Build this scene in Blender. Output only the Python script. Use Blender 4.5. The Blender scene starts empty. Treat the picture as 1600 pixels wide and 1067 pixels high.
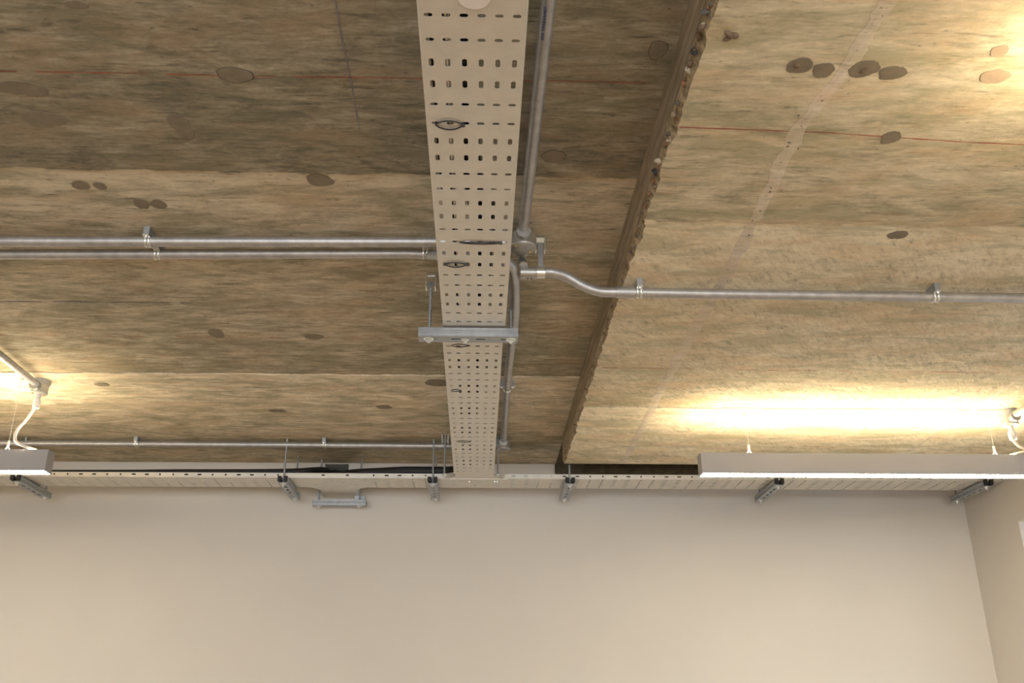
import bpy, bmesh, math, random
from mathutils import Vector, Matrix
from mathutils.geometry import tessellate_polygon
from mathutils import noise as mn
random.seed(7)
PI = math.pi
S = bpy.context.scene
C = S.collection
CAMZ = 1.6                      # eye height; heights "h" below are metres above the eye

# ------------------------------------------------------------------ camera
AX = Vector((0.9993821, -0.00983392, 0.03374468))      # room axes seen from the camera (right, up, forward)
AY = Vector((-0.03494073, -0.38216425, 0.92343361))
AZ = Vector((-0.00381504, 0.92404209, 0.38227171))
F_PX = 1480.0
cam_d = bpy.data.cameras.new('camera')
cam = bpy.data.objects.new('camera', cam_d); C.objects.link(cam)
cam_d.sensor_width = 36; cam_d.lens = F_PX/1600*36; cam_d.clip_start = 0.02
cam_r = Vector((AX[0], AY[0], AZ[0])); cam_u = Vector((AX[1], AY[1], AZ[1])); cam_f = Vector((AX[2], AY[2], AZ[2]))
R = Matrix((cam_r, cam_u, -cam_f)).transposed().to_4x4()
cam.matrix_world = Matrix.Translation((0, 0, CAMZ)) @ R
S.camera = cam

def at(px, py, h=None, y=None):
    """point where the sight line through a pixel of the survey photograph meets a plane of the room"""
    r = cam_r*(px-800) + cam_u*(533.5-py) + cam_f*F_PX
    k = h/r.z if h is not None else y/r.y
    return r*k + Vector((0, 0, CAMZ))

# ------------------------------------------------------------------ world, lights, exposure
S.view_settings.view_transform = 'Standard'; S.view_settings.look = 'None'
S.view_settings.gamma = 1; S.view_settings.use_curve_mapping = False
S.view_settings.exposure = 0.30
w = bpy.data.worlds.new('daylight'); S.world = w; w.use_nodes = True
w.node_tree.nodes['Background'].inputs[0].default_value = (0.75, 0.87, 1.0, 1)
w.node_tree.nodes['Background'].inputs[1].default_value = .5
LED = 72.0                      # strength of the up-facing strips
LED_DOWN = 43.0

def area(name, loc, rot, sx, sy, power, col):
    l = bpy.data.lights.new(name, 'AREA'); l.shape = 'RECTANGLE'; l.size = sx; l.size_y = sy
    l.energy = power; l.color = col
    o = bpy.data.objects.new(name, l); o.location = loc; o.rotation_euler = rot; C.objects.link(o); return o
area('daylight_window_1', (2.36, 2.55, 1.7), (0, 0, 0), 1.3, 1.7, 3.5, (0.80, 0.90, 1.0)).rotation_euler = (0, PI/2, 0)
area('rear_fill_light', (-0.6, -4.0, 1.6), (PI/2, 0, 0), 4.6, 1.6, 150, (0.88, 0.94, 1.0))  # added unseen fill light behind the camera; the back wall has no window
area('room_lamps', (-0.4, -1.6, 2.3), (0, 0, 0), 3.5, 1.2, 34, (1.0, 0.86, 0.68))

# ------------------------------------------------------------------ materials
def new_mat(name):
    m = bpy.data.materials.new(name); m.use_nodes = True
    nt = m.node_tree; b = nt.nodes['Principled BSDF']
    return m, nt, b
def N(nt, t, **kw):
    n = nt.nodes.new(t)
    for k, v in kw.items():
        if k in n.inputs.keys() if isinstance(k, str) else False: n.inputs[k].default_value = v
        else: setattr(n, k, v)
    return n
def noise(nt, vec, scale, detail=6, rough=.6, dist=0.0):
    n = nt.nodes.new('ShaderNodeTexNoise'); n.inputs['Scale'].default_value = scale
    n.inputs['Detail'].default_value = detail; n.inputs['Roughness'].default_value = rough
    n.inputs['Distortion'].default_value = dist
    nt.links.new(vec, n.inputs['Vector']); return n.outputs['Fac']
def mapping(nt, vec, sc, rot=(0, 0, 0), loc=(0, 0, 0)):
    n = nt.nodes.new('ShaderNodeMapping'); n.inputs['Scale'].default_value = sc
    n.inputs['Rotation'].default_value = rot; n.inputs['Location'].default_value = loc
    nt.links.new(vec, n.inputs['Vector']); return n.outputs['Vector']
def ramp(nt, fac, stops):
    n = nt.nodes.new('ShaderNodeValToRGB'); cr = n.color_ramp
    while len(cr.elements) < len(stops): cr.elements.new(0.5)
    for e, (p, c) in zip(cr.elements, stops):
        e.position = p; e.color = (c, c, c, 1) if not hasattr(c, '__len__') else (*c, 1)
    nt.links.new(fac, n.inputs['Fac']); return n.outputs['Color']
def mix(nt, fac, a, b, mode='MIX'):
    n = nt.nodes.new('ShaderNodeMix'); n.data_type = 'RGBA'; n.blend_type = mode
    ins = [i for i in n.inputs if i.type == 'RGBA']
    f = n.inputs[0]
    if isinstance(fac, (int, float)): f.default_value = fac
    else: nt.links.new(fac, f)
    for sck, v in zip(ins, (a, b)):
        if hasattr(v, '__len__'): sck.default_value = (*v, 1)
        else: nt.links.new(v, sck)
    return [o for o in n.outputs if o.type == 'RGBA'][0]
def math_(nt, op, a, b=None):
    n = nt.nodes.new('ShaderNodeMath'); n.operation = op
    for i, v in enumerate((a, b)):
        if v is None: continue
        if isinstance(v, (int, float)): n.inputs[i].default_value = v
        else: nt.links.new(v, n.inputs[i])
    return n.outputs[0]
def bump(nt, b, h, strength, dist):
    n = nt.nodes.new('ShaderNodeBump'); n.inputs['Strength'].default_value = strength
    n.inputs['Distance'].default_value = dist
    nt.links.new(h, n.inputs['Height']); nt.links.new(n.outputs[0], b.inputs['Normal'])

def concrete(name, dark, mid, light, sheet=True, diag=False, along_y=False, cast=(.7, .7, .7, .70, .93, 1.1)):
    """board-marked concrete: grain along x, mottled stains, each shutter sheet dirtier to its far edge"""
    m, nt, b = new_mat(name)
    pos = nt.nodes.new('ShaderNodeNewGeometry').outputs['Position']
    if along_y: pos = mapping(nt, pos, (1, .12, 8))
    grain = noise(nt, mapping(nt, pos, (11, 58, 20)), 1.15, 8, .68, .6)
    fine = noise(nt, mapping(nt, pos, (22, 190, 40)), 1.0, 5, .65, .3)
    blot = noise(nt, mapping(nt, pos, (4.6, 9, 6)), 1.4, 9, .70, .8)
    tiny = noise(nt, mapping(nt, pos, (60, 90, 60)), 1.5, 5, .7, .2)
    if diag:
        g2 = noise(nt, mapping(nt, mapping(nt, pos, (1, 1, 1), rot=(0, 0, -0.95)), (24, 80, 20)), 1.0, 7, .68, .6)
        sep = nt.nodes.new('ShaderNodeSeparateXYZ'); nt.links.new(pos, sep.inputs[0])
        far = ramp(nt, math_(nt, 'SUBTRACT', sep.outputs[1], 1.25), [(.45, 0.0), (.5, 1.0)])
        grain = mix(nt, far, grain, g2)
        fine = mix(nt, far, fine, noise(nt, mapping(nt, mapping(nt, pos, (1, 1, 1), rot=(0, 0, -0.95)), (50, 190, 30)), 1.0, 5, .65, .3))
    mixv = mix(nt, .55, grain, blot)
    mixv = mix(nt, .18, mixv, fine)
    mixv = mix(nt, .14, mixv, tiny)
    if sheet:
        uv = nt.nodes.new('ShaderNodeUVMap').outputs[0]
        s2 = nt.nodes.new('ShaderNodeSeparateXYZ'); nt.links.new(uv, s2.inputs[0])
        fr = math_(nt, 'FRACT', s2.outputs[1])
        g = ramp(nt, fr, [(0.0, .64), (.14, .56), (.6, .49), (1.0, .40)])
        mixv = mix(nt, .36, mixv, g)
    col = ramp(nt, mixv, [(.425, dark), (.49, mid), (.56, light)])
    streak = ramp(nt, mix(nt, .35, grain, fine), [(.33, 1.0), (.43, 0.0)])
    col = mix(nt, math_(nt, 'MULTIPLY', streak, .8), col, tuple(c*.6 for c in dark))
    warm = ramp(nt, noise(nt, mapping(nt, pos, (4, 11, 2), loc=(7, 3, 0)), 1.2, 6, .65), [(.47, 0.0), (.62, 1.0)])
    col = mix(nt, math_(nt, 'MULTIPLY', warm, .45), col, tuple(c*q for c, q in zip(mid, (1.12, .93, .78))))
    pits = ramp(nt, noise(nt, mapping(nt, pos, (55, 110, 60), loc=(3, 1, 5)), 1.0, 3, .5, .2), [(.27, 1.0), (.33, 0.0)])
    col = mix(nt, math_(nt, 'MULTIPLY', pits, .55), col, tuple(c*.5 for c in dark))
    lime = ramp(nt, noise(nt, mapping(nt, pos, (5, 13, 5), loc=(2, 6, 0)), 1.5, 8, .72, .8), [(.56, 0.0), (.68, 1.0)])
    col = mix(nt, math_(nt, 'MULTIPLY', lime, .45), col, tuple(min(.85, c*1.05) for c in light))
    olive = ramp(nt, noise(nt, mapping(nt, pos, (3, 10, 2), loc=(1, 9, 0)), 1.5, 7, .68, .6), [(.49, 0.0), (.60, 1.0)])
    col = mix(nt, math_(nt, 'MULTIPLY', olive, .5), col, tuple(c*q for c, q in zip(dark, (1.05, 1.15, 1.0))))
    if sheet:
        # tone per sheet: dark stain on near sheets, lamp light painted into far ones
        kf = math_(nt, 'FLOOR', s2.outputs[1]); n_ = math_(nt, 'DIVIDE', math_(nt, 'ADD', kf, .5), 6.0)
        cr = ramp(nt, n_, [(0.0, cast[0])]+[(i/6, c) for i, c in enumerate(cast)][1:]); cr.node.color_ramp.interpolation = 'CONSTANT'
        col = mix(nt, 1.0, col, cr, 'MULTIPLY')
    nt.links.new(col, b.inputs['Base Color'])
    b.inputs['Roughness'].default_value = .82
    h = mix(nt, .4, mix(nt, .4, grain, fine), tiny)
    bump(nt, b, h, .4, .004)
    return m
M = {}
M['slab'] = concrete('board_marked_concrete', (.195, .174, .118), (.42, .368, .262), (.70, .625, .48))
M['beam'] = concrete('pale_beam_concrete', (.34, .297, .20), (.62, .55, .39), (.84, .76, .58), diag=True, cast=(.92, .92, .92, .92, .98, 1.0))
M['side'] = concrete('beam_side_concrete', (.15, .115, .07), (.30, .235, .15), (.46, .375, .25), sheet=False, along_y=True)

def simple(name, col, rough=.5, metal=0.0, var=.12, vs=18, bs=0.0, sc=(1, 1, 1), coord='Object', emis=None):
    m, nt, b = new_mat(name)
    tc = nt.nodes.new('ShaderNodeTexCoord').outputs[coord]
    n = noise(nt, mapping(nt, tc, sc), vs, 5, .6)
    a = tuple(max(0, c*(1-var)) for c in col); z = tuple(min(1, c*(1+var)) for c in col)
    nt.links.new(ramp(nt, n, [(.3, a), (.7, z)]), b.inputs['Base Color'])
    b.inputs['Roughness'].default_value = rough; b.inputs['Metallic'].default_value = metal
    if bs: bump(nt, b, n, bs, .002)
    if emis:
        b.inputs['Emission Color'].default_value = (*emis[0], 1); b.inputs['Emission Strength'].default_value = emis[1]
    return m
M['plaster'] = simple('painted_plaster', (.69, .655, .60), .9, 0, .02, 3, .08)
M['floor'] = simple('timber_floor', (.40, .285, .17), .5, 0, .25, 4, 0, (1, 12, 1))
M['tray'] = simple('galvanised_tray_steel', (.70, .675, .615), .46, .55, .05, 30)
M['channel'] = simple('galvanised_channel_steel', (.40, .425, .45), .48, .7, .12, 60)
M['conduit'] = simple('galvanised_conduit_steel', (.46, .455, .45), .46, .7, .16, 40, 0, (1, 1, 1))
M['zinc'] = simple('bright_zinc', (.80, .82, .80), .3, .85, .1, 60)
M['box'] = simple('malleable_box_metal', (.50, .50, .48), .42, .75, .1, 50)
M['black'] = simple('black_rubber', (.012, .012, .012), .6, 0, .3, 30)
M['tie'] = simple('grey_black_nylon', (.03, .03, .035), .35, 0, .2, 30)
M['lamp'] = simple('grey_painted_aluminium', (.36, .352, .355), .45, 0, .03, 8)
M['cable_w'] = simple('white_cable', (.80, .76, .70), .45, 0, .05, 30)
M['cable_g'] = simple('grey_cable', (.30, .28, .26), .5, 0, .1, 30)
M['sticker'] = simple('white_paper_label', (.78, .74, .72), .55, 0, .03, 50)
M['patch'] = simple('filler_mortar', (.21, .175, .122), .85, 0, .14, 40, .3, coord='Object')
M['patch_l'] = simple('pale_filler_mortar', (.40, .31, .215), .85, 0, .12, 40, .3)
M['crack'] = simple('dark_crack', (.05, .035, .025), .9, 0, .2, 40)
M['ridge'] = simple('pale_mortar', (.55, .475, .36), .85, 0, .22, 60, .6)
M['chalk_r'] = simple('red_chalk', (.36, .10, .06), .9, 0, .35, 30)
M['chalk_b'] = simple('blue_chalk', (.20, .18, .20), .9, 0, .2, 30)
M['ink'] = simple('blue_ink', (.03, .06, .22), .6, 0, .1, 30)
M['glass'] = simple('window_glass', (.9, .95, 1), .02, 0, 0, 3)
M['glass'].node_tree.nodes['Principled BSDF'].inputs['Transmission Weight'].default_value = 1
M['frame'] = simple('white_frame_paint', (.75, .74, .72), .4, 0, .03, 8)
M['dark'] = simple('cavity_shade_dark', (.008, .007, .006), .9, 0, .2, 30)
M['led'] = simple('lit_diffuser', (.9, .88, .82), .5, 0, 0, 3, emis=((1.0, .90, .74), LED_DOWN))
M['led_up'] = simple('lit_upward_strip', (.9, .85, .75), .5, 0, 0, 3, emis=((1.0, .80, .52), LED))
M['stone'] = [simple('aggregate_%s' % n, c, .9, 0, .2, 60) for n, c in
              (('grey', (.12, .115, .10)), ('flint', (.05, .052, .05)), ('rust', (.26, .14, .07)), ('pale', (.42, .36, .27)), ('brown', (.17, .12, .075)))]

# ------------------------------------------------------------------ helpers
def link(o, parent=None):
    C.objects.link(o)
    if parent: o.parent = parent
    return o
def obj(name, bm, mat, parent=None, smooth=False, loc=None):
    me = bpy.data.meshes.new(name)
    bm.normal_update(); bm.to_mesh(me); bm.free()
    if isinstance(mat, (list, tuple)):
        for k in mat: me.materials.append(k)
    else: me.materials.append(mat)
    if smooth:
        for p in me.polygons: p.use_smooth = True
        try: me.set_sharp_from_angle(angle=math.radians(38))
        except Exception: pass
    o = bpy.data.objects.new(name, me)
    if parent:
        o.parent = parent
        # geometry is given in room coordinates: undo the parent's placing
        o.matrix_parent_inverse = Matrix.Identity(4)
        me.transform(world_of(parent).inverted())
    C.objects.link(o)
    if loc is not None:
        me.transform(Matrix.Translation(-Vector(loc))); o.location = loc
    return o
def world_of(o):
    m = o.matrix_basis.copy()
    return world_of(o.parent) @ m if o.parent else m
def tag(o, label=None, cat=None, group=None, kind=None):
    if label: o['label'] = label
    if cat: o['category'] = cat
    if group: o['group'] = group
    if kind: o['kind'] = kind
    return o
def thing(name, label, cat, loc, group=None):
    o = bpy.data.objects.new(name, None); o.empty_display_size = .03
    C.objects.link(o); o.location = loc
    return tag(o, label, cat, group)
def box(bm, x0, x1, y0, y1, z0, z1):
    v = [bm.verts.new((x, y, z)) for x in (x0, x1) for y in (y0, y1) for z in (z0, z1)]
    for f in ((0, 1, 3, 2), (4, 6, 7, 5), (0, 4, 5, 1), (2, 3, 7, 6), (0, 2, 6, 4), (1, 5, 7, 3)):
        bm.faces.new([v[i] for i in f])
    return v
def bbox(*a, bev=0.0):
    bm = bmesh.new(); box(bm, *a)
    if bev: bmesh.ops.bevel(bm, geom=bm.edges[:], offset=bev, segments=2, affect='EDGES', profile=.6)
    return bm
def frame_of(d):
    d = d.normalized(); a = Vector((0, 0, 1)) if abs(d.z) < .9 else Vector((1, 0, 0))
    u = d.cross(a).normalized(); return u, d.cross(u).normalized()
def cyl(bm, a, b, r, n=16, r2=None, cap=True):
    a = Vector(a); b = Vector(b); u, v = frame_of(b-a); r2 = r if r2 is None else r2
    A = [bm.verts.new(a+(u*math.cos(t)+v*math.sin(t))*r) for t in [2*PI*i/n for i in range(n)]]
    B = [bm.verts.new(b+(u*math.cos(t)+v*math.sin(t))*r2) for t in [2*PI*i/n for i in range(n)]]
    for i in range(n): bm.faces.new((A[i], A[(i+1) % n], B[(i+1) % n], B[i]))
    if cap: bm.faces.new(A[::-1]); bm.faces.new(B)
def tube(bm, pts, r, n=14, cap=True):
    pts = [Vector(p) for p in pts]; rings = []; u = None
    for i, p in enumerate(pts):
        d = (pts[min(i+1, len(pts)-1)]-pts[max(i-1, 0)]).normalized()
        if u is None: u, v = frame_of(d)
        else:
            u = (u-d*u.dot(d)).normalized(); v = d.cross(u).normalized()
        rings.append([bm.verts.new(p+(u*math.cos(t)+v*math.sin(t))*r) for t in [2*PI*k/n for k in range(n)]])
    for A, B in zip(rings, rings[1:]):
        for i in range(n): bm.faces.new((A[i], A[(i+1) % n], B[(i+1) % n], B[i]))
    if cap: bm.faces.new(rings[0][::-1]); bm.faces.new(rings[-1])
def smooth_path(pts, sub=8):
    P = [Vector(p) for p in pts]; P = [P[0]*2-P[1]] + P + [P[-1]*2-P[-2]]; out = []
    for i in range(1, len(P)-2):
        for k in range(sub):
            t = k/sub
            out.append(.5*((2*P[i])+(-P[i-1]+P[i+1])*t+(2*P[i-1]-5*P[i]+4*P[i+1]-P[i+2])*t*t+(-P[i-1]+3*P[i]-3*P[i+1]+P[i+2])*t**3))
    out.append(P[-2]); return out
def fillet(pts, rad, seg=8):
    P = [Vector(p) for p in pts]; out = [P[0]]
    for i in range(1, len(P)-1):
        a = (P[i-1]-P[i]).normalized(); b = (P[i+1]-P[i]).normalized()
        ang = a.angle(b); L = rad/math.tan(ang/2)
        p0 = P[i]+a*L; p1 = P[i]+b*L
        cdir = (a+b).normalized(); c = P[i]+cdir*(rad/math.sin(ang/2))
        for k in range(seg+1):
            t = k/seg; q = (p0-c).lerp(p1-c, t).normalized()*rad
            out.append(c+q)
    out.append(P[-1]); return out
def cell(bm, f, u0, u1, v0, v1, hole=None):
    """rectangle in the (u, v) sheet with an optional stadium slot; f maps (u, v) to a point"""
    if not hole:
        bm.faces.new([bm.verts.new(f(*p)) for p in ((u0, v0), (u1, v0), (u1, v1), (u0, v1))]); return
    cu, cv, lu, lv = hole                    # centre, slot length along u, length along v
    n = 16; H = []; O = []
    r = min(lu, lv)/2; eu = lu/2-r; ev = lv/2-r
    for i in range(n):
        a = 2*PI*(i+.5)/n; c, s = math.cos(a), math.sin(a)
        H.append(bm.verts.new(f(cu+math.copysign(eu, c)+r*c, cv+math.copysign(ev, s)+r*s)))
    per = [(1, .25), (1, .75)]
    # outline points: 16 round the rectangle, corners included
    seq = [(1, .4), (1, 1), (.5, 1), (.15, 1), (-.15, 1), (-.5, 1), (-1, 1), (-1, .4), (-1, -.4), (-1, -1), (-.5, -1), (-.15, -1), (.15, -1), (.5, -1), (1, -1), (1, -.4)]
    for a, b in seq:
        uu = cu+(u1-cu)*a if a > 0 else cu+(cu-u0)*a
        vv = cv+(v1-cv)*b if b > 0 else cv+(cv-v0)*b
        O.append(bm.verts.new(f(uu, vv)))
    for i in range(n): bm.faces.new((O[i], O[(i+1) % n], H[(i+1) % n], H[i]))
def solid(o, t, off=1):
    m = o.modifiers.new('thickness', 'SOLIDIFY'); m.thickness = t; m.offset = off; m.use_even_offset = False
    return o
def plate_bm(outer, holes, z):
    loops = [[Vector((x, y, 0)) for x, y in outer]]+[[Vector((x, y, 0)) for x, y in h] for h in holes]
    bm = bmesh.new(); vs = [bm.verts.new((p.x, p.y, z)) for l in loops for p in l]
    for t in tessellate_polygon(loops):
        try: bm.faces.new([vs[i] for i in t])
        except ValueError: pass
    for fc in bm.faces:
        fc.normal_update()
        if fc.normal.z > 0: fc.normal_flip()
    return bm
def slot_poly(cx, cy, l, wd, ang=0, n=5):
    out = []; r = wd/2; e = l/2-r
    for s, a0 in ((1, -PI/2), (-1, PI/2)):
        for i in range(n):
            a = a0+PI*i/(n-1); out.append((s*e+r*math.cos(a), r*math.sin(a)))
    c, s_ = math.cos(ang), math.sin(ang)
    return [(cx+x*c-y*s_, cy+x*s_+y*c) for x, y in out]
Z = lambda h: CAMZ+h

# ================================================================== ROOM
HC, HS = 1.09, .985             # undersides of the slab and of the downstand
XE = .331                       # left face of the downstand
XL, XR, YB, YF = -3.2, 2.118, -4.2, 4.02
JO = [-1.96, -.74, .48, 1.712, 2.93, 4.15]
def jidx(y):
    return sum(1 for j in JO[:-1] if y > j)
def sheets(x0, x1, z, mat, name, yend=None, amp=.006, step=.004, kind='structure', seed=0, edge=None):
    bm = bmesh.new(); uvl = bm.loops.layers.uv.new('UVMap')
    nx = int((x1-x0)/.012)
    xs = [x0+(x1-x0)*i/nx for i in range(nx+1)]
    rows = [[(x, YB, -1) for x in xs]]
    seq = []
    for k, j in enumerate(JO[:-1]):
        jag = [j+amp*1.6*(mn.noise(Vector((x*9, j*7+seed, 1)))+.6*mn.noise(Vector((x*42, j*3+seed, 2)))) for x in xs]
        seq.append((jag, k))
    def lift(k): return -step*(k % 2)
    lines = [([YB]*len(xs), lift(0), None)]
    ys = [[YB]*len(xs)]; zs = [0]; vfr = [0]
    faces = []
    prev_y = [YB]*len(xs); kprev = 0
    for jag, k in seq:
        faces.append((prev_y, jag, z-step*((k) % 2), k, prev_y, jag))
        prev_y = jag
    faces.append((prev_y, [yend or YF+.15]*len(xs), z-step*(len(seq) % 2), len(seq), prev_y, None))
    for idx, (ya, yb, zz, k, _, _) in enumerate(faces):
        A = []; B = []
        for i, x in enumerate(xs):
            xx = x
            if i == 0 and edge: xx = edge(ya[i]); 
            A.append(bm.verts.new((x, ya[i], zz))); B.append(bm.verts.new((x, yb[i], zz)))
        for i in range(len(xs)-1):
            f = bm.faces.new((A[i], B[i], B[i+1], A[i+1]))
            for l in f.loops:
                v = l.vert; bot = v in (A[i], A[i+1])
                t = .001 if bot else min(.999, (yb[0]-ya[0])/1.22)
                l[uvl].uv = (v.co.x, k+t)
        if idx:
            # little riser between two sheets
            pa = [bm.verts.new((v.co.x, v.co.y, faces[idx-1][2])) for v in A]
            for i in range(len(xs)-1):
                if abs(pa[i].co.z-A[i].co.z) > 1e-6:
                    f = bm.faces.new((pa[i], pa[i+1], A[i+1], A[i]))
                    for l in f.loops: l[uvl].uv = (l.vert.co.x, k+.02)
    o = obj(name, bm, mat)
    return o
ceil = tag(sheets(XL, XE+.004, Z(HC), M['slab'], 'ceiling'), 'brown board-marked concrete ceiling slab left of the downstand', kind='structure')
# thickness above the slab
obj('slab_core', bbox(XL-.2, XR+.3, YB-.2, YF+.3, Z(HC)+.012, Z(HC)+.2), M['side'], ceil)

# ---- downstand on the right: pale soffit, broken left arris
NY = 900; y_a, y_b = YB, 3.625
def edge_profile(y):
    n1 = mn.noise(Vector((y*7, 3, 0))); n2 = mn.noise(Vector((y*26, 8, 0))); n3 = mn.noise(Vector((y*75, 5, 0)))
    near = 1.0 if y < 1.9 else .75
    chip = near*(.0105+.010*n1+.007*n2+.0035*n3)
    chip = max(.0015, chip)
    up = max(.004, chip*1.25+.006*n2+.008*n1)
    return chip, up
beam = tag(sheets(XE+.034, XR+.25, Z(HS), M['beam'], 'ceiling_downstand', yend=3.625, amp=.005, step=.003, seed=4), 'pale concrete downstand soffit on the right, scarred along its left edge', kind='structure')
bm = bmesh.new(); rows = []
uvl = bm.loops.layers.uv.new('UVMap')
def jidx(y):
    k = 0
    for j in JO[:-1]:
        if y > j: k += 1
    return k
for i in range(NY+1):
    y = y_a+(y_b-y_a)*i/NY
    chip, up = edge_profile(y)
    zz = Z(HS)-.003*(jidx(y) % 2)
    w1 = .002*mn.noise(Vector((y*11, 0, 4))); w2 = .0035*mn.noise(Vector((y*55, 1, 4)))
    rows.append([bm.verts.new(p) for p in (
        (XE, y, Z(HC)+.01), (XE+w1*.4, y, Z(HS)+.06), (XE+w1, y, Z(HS)+up+.004), (XE+.0035+w2, y, Z(HS)+up*.75),
        (XE+chip*.6+w2, y, Z(HS)+up*.32+.001), (XE+chip, y, zz+.0004), (XE+.036, y, zz-.0002))])
for a, b in zip(rows, rows[1:]):
    for k in range(6):
        f = bm.faces.new((a[k], b[k], b[k+1], a[k+1]))
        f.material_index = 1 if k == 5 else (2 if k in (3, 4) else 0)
        for l in f.loops:
            yy = l.vert.co.y; kk = jidx(yy); base = ([YB]+JO)[kk]
            l[uvl].uv = (l.vert.co.x, kk+min(.999, max(.001, (yy-base)/1.22)))
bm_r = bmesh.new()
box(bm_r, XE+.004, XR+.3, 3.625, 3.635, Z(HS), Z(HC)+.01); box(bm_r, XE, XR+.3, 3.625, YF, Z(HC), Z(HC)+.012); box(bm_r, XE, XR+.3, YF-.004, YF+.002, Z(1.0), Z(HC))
M['shade_band'] = simple('shade_band_dark', (.10, .08, .052), .95, 0, .4, 30, .6)  # added recess, coloured dark to stand for the shade band above the tray
M['broken'] = simple('broken_concrete', (.30, .235, .15), .95, 0, .55, 70, .9)
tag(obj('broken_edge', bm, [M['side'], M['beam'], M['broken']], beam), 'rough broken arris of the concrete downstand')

tag(obj('added_recess', bm_r, M['shade_band'], beam), 'added recess between the downstand and the wall, its shade painted in dark colour')
def pebble(p, r, mat, parent, name='aggregate_stone'):
    b2 = bmesh.new(); bmesh.ops.create_icosphere(b2, subdivisions=2, radius=1)
    sx, sy, sz = r*random.uniform(.55, .9), r*random.uniform(.8, 1.5), r*random.uniform(.55, .85)
    a = random.uniform(0, PI); sd = random.random()*50
    for v in b2.verts:
        q = v.co*(1+.28*mn.noise(v.co*1.3+Vector((sd, 0, 0))))
        q = Vector((q.x*sx, q.y*sy, q.z*sz)); v.co = Vector((q.x*math.cos(a)-q.y*math.sin(a), q.x*math.sin(a)+q.y*math.cos(a), q.z))+p
    return obj(name, b2, mat, parent, smooth=True)
stones = [(1028, 264, .011, 1), (1086, 80, .012, 1), (1066, 128, .011, 2), (1022, 265, .009, 1), (1018, 280, .009, 2), (1100, 36, .012, 4), (1061, 178, .009, 3), (1105, 15, .012, 0),
          (1090, 55, .010, 4), (1072, 108, .010, 3), (1078, 98, .010, 4), (1062, 158, .008, 0), (1040, 212, .008, 4), (1033, 246, .009, 3), (1012, 300, .008, 2), (1006, 318, .008, 2),
          (1003, 330, .007, 4), (985, 362, .007, 2), (981, 392, .008, 4), (975, 410, .008, 4), (968, 423, .008, 4), (950, 476, .008, 4), (942, 495, .006, 4), (938, 520, .006, 4), (920, 570, .006, 4), (908, 606, .006, 4), (898, 640, .006, 2), (890, 662, .006, 4)]
for px, py, r, c in stones:
    p = at(px, py, h=HS+.012); ch, up_ = edge_profile(p.y)
    pebble(Vector((XE+ch*.5-.002, p.y, Z(HS)+up_*.5+.003)), r*.8, M['stone'][c], beam)
for i in range(150):
    y = random.uniform(.7, 3.9) if i > 60 else random.uniform(.9, 1.9)
    ch, up_ = edge_profile(y); t = random.random()
    if i < 60:
        pebble(Vector((XE+ch*t, y, Z(HS)+up_*(1-t)*.6+.001)), random.uniform(.002, .004), M['stone'][random.choice((0, 4, 4, 4, 2, 3))], beam)

# ---- raised mortar seams on the soffit, running away from the eye
def seam(x_of, y0, y1, w0, name, mat, hgt=.0012, dens=.012, seed=0, parent=None):
    bm = bmesh.new(); n = int((y1-y0)/dens); rws = []
    for i in range(n+1):
        y = y0+(y1-y0)*i/n; xc = x_of(y)
        wl = w0*(.5+.9*abs(mn.noise(Vector((y*9, seed, 0))))+.5*abs(mn.noise(Vector((y*40, seed, 3)))))
        wr = w0*(.5+.9*abs(mn.noise(Vector((y*8, seed, 7))))+.5*abs(mn.noise(Vector((y*37, seed, 9)))))
        zl = -.003*(jidx(y) % 2)+.0028
        hh = -zl+hgt*(.5+abs(mn.noise(Vector((y*30, seed, 11)))))
        rws.append([bm.verts.new(p) for p in ((xc-wl, y, Z(HS)+.001), (xc-wl*.7, y, Z(HS)+zl-.0034), (xc+.004*mn.noise(Vector((y*20, 2, seed))), y, Z(HS)+zl-.0036-hgt*.6), (xc+wr*.75, y, Z(HS)+zl-.0034), (xc+wr, y, Z(HS)+.001))])
    for a, b in zip(rws, rws[1:]):
        for k in range(4): bm.faces.new((a[k], b[k], b[k+1], a[k+1]))
    return obj(name, bm, mat, parent)
xr1 = [(at(px, py, h=HS)) for px, py in ((1385, 0), (1310, 120), (1245, 205), (1200, 300), (1130, 440), (1060, 560), (985, 700))]
def x_seam(y):
    P = xr1
    if y <= P[0].y: return P[0].x
    for a, b in zip(P, P[1:]):
        if y <= b.y: return a.x+(b.x-a.x)*(y-a.y)/(b.y-a.y)
    return P[-1].x
M['seam'] = concrete('smeared_mortar', (.46, .40, .31), (.60, .53, .42), (.72, .65, .54), sheet=False)
tag(seam(x_seam, -1.0, 3.62, .024, 'mortar_seam', M['seam'], seed=2, parent=beam), 'pale smeared mortar seam running along the downstand soffit')
tag(seam(lambda y: 1.63+.01*mn.noise(Vector((y*3, 0, 0))), -1.0, 3.62, .012, 'mortar_seam', M['seam'], seed=5, parent=beam), 'faint mortar seam near the right end of the soffit')
for i in range(34):
    y = random.uniform(1.0, 2.2); 
    pebble(Vector((x_seam(y)+random.gauss(0, .009), y, Z(HS)-.003*(jidx(y) % 2)-.001)), random.uniform(.0012, .0028), M['stone'][random.choice((3, 3, 4, 0, 2))], beam, 'mortar_crumb')

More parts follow.
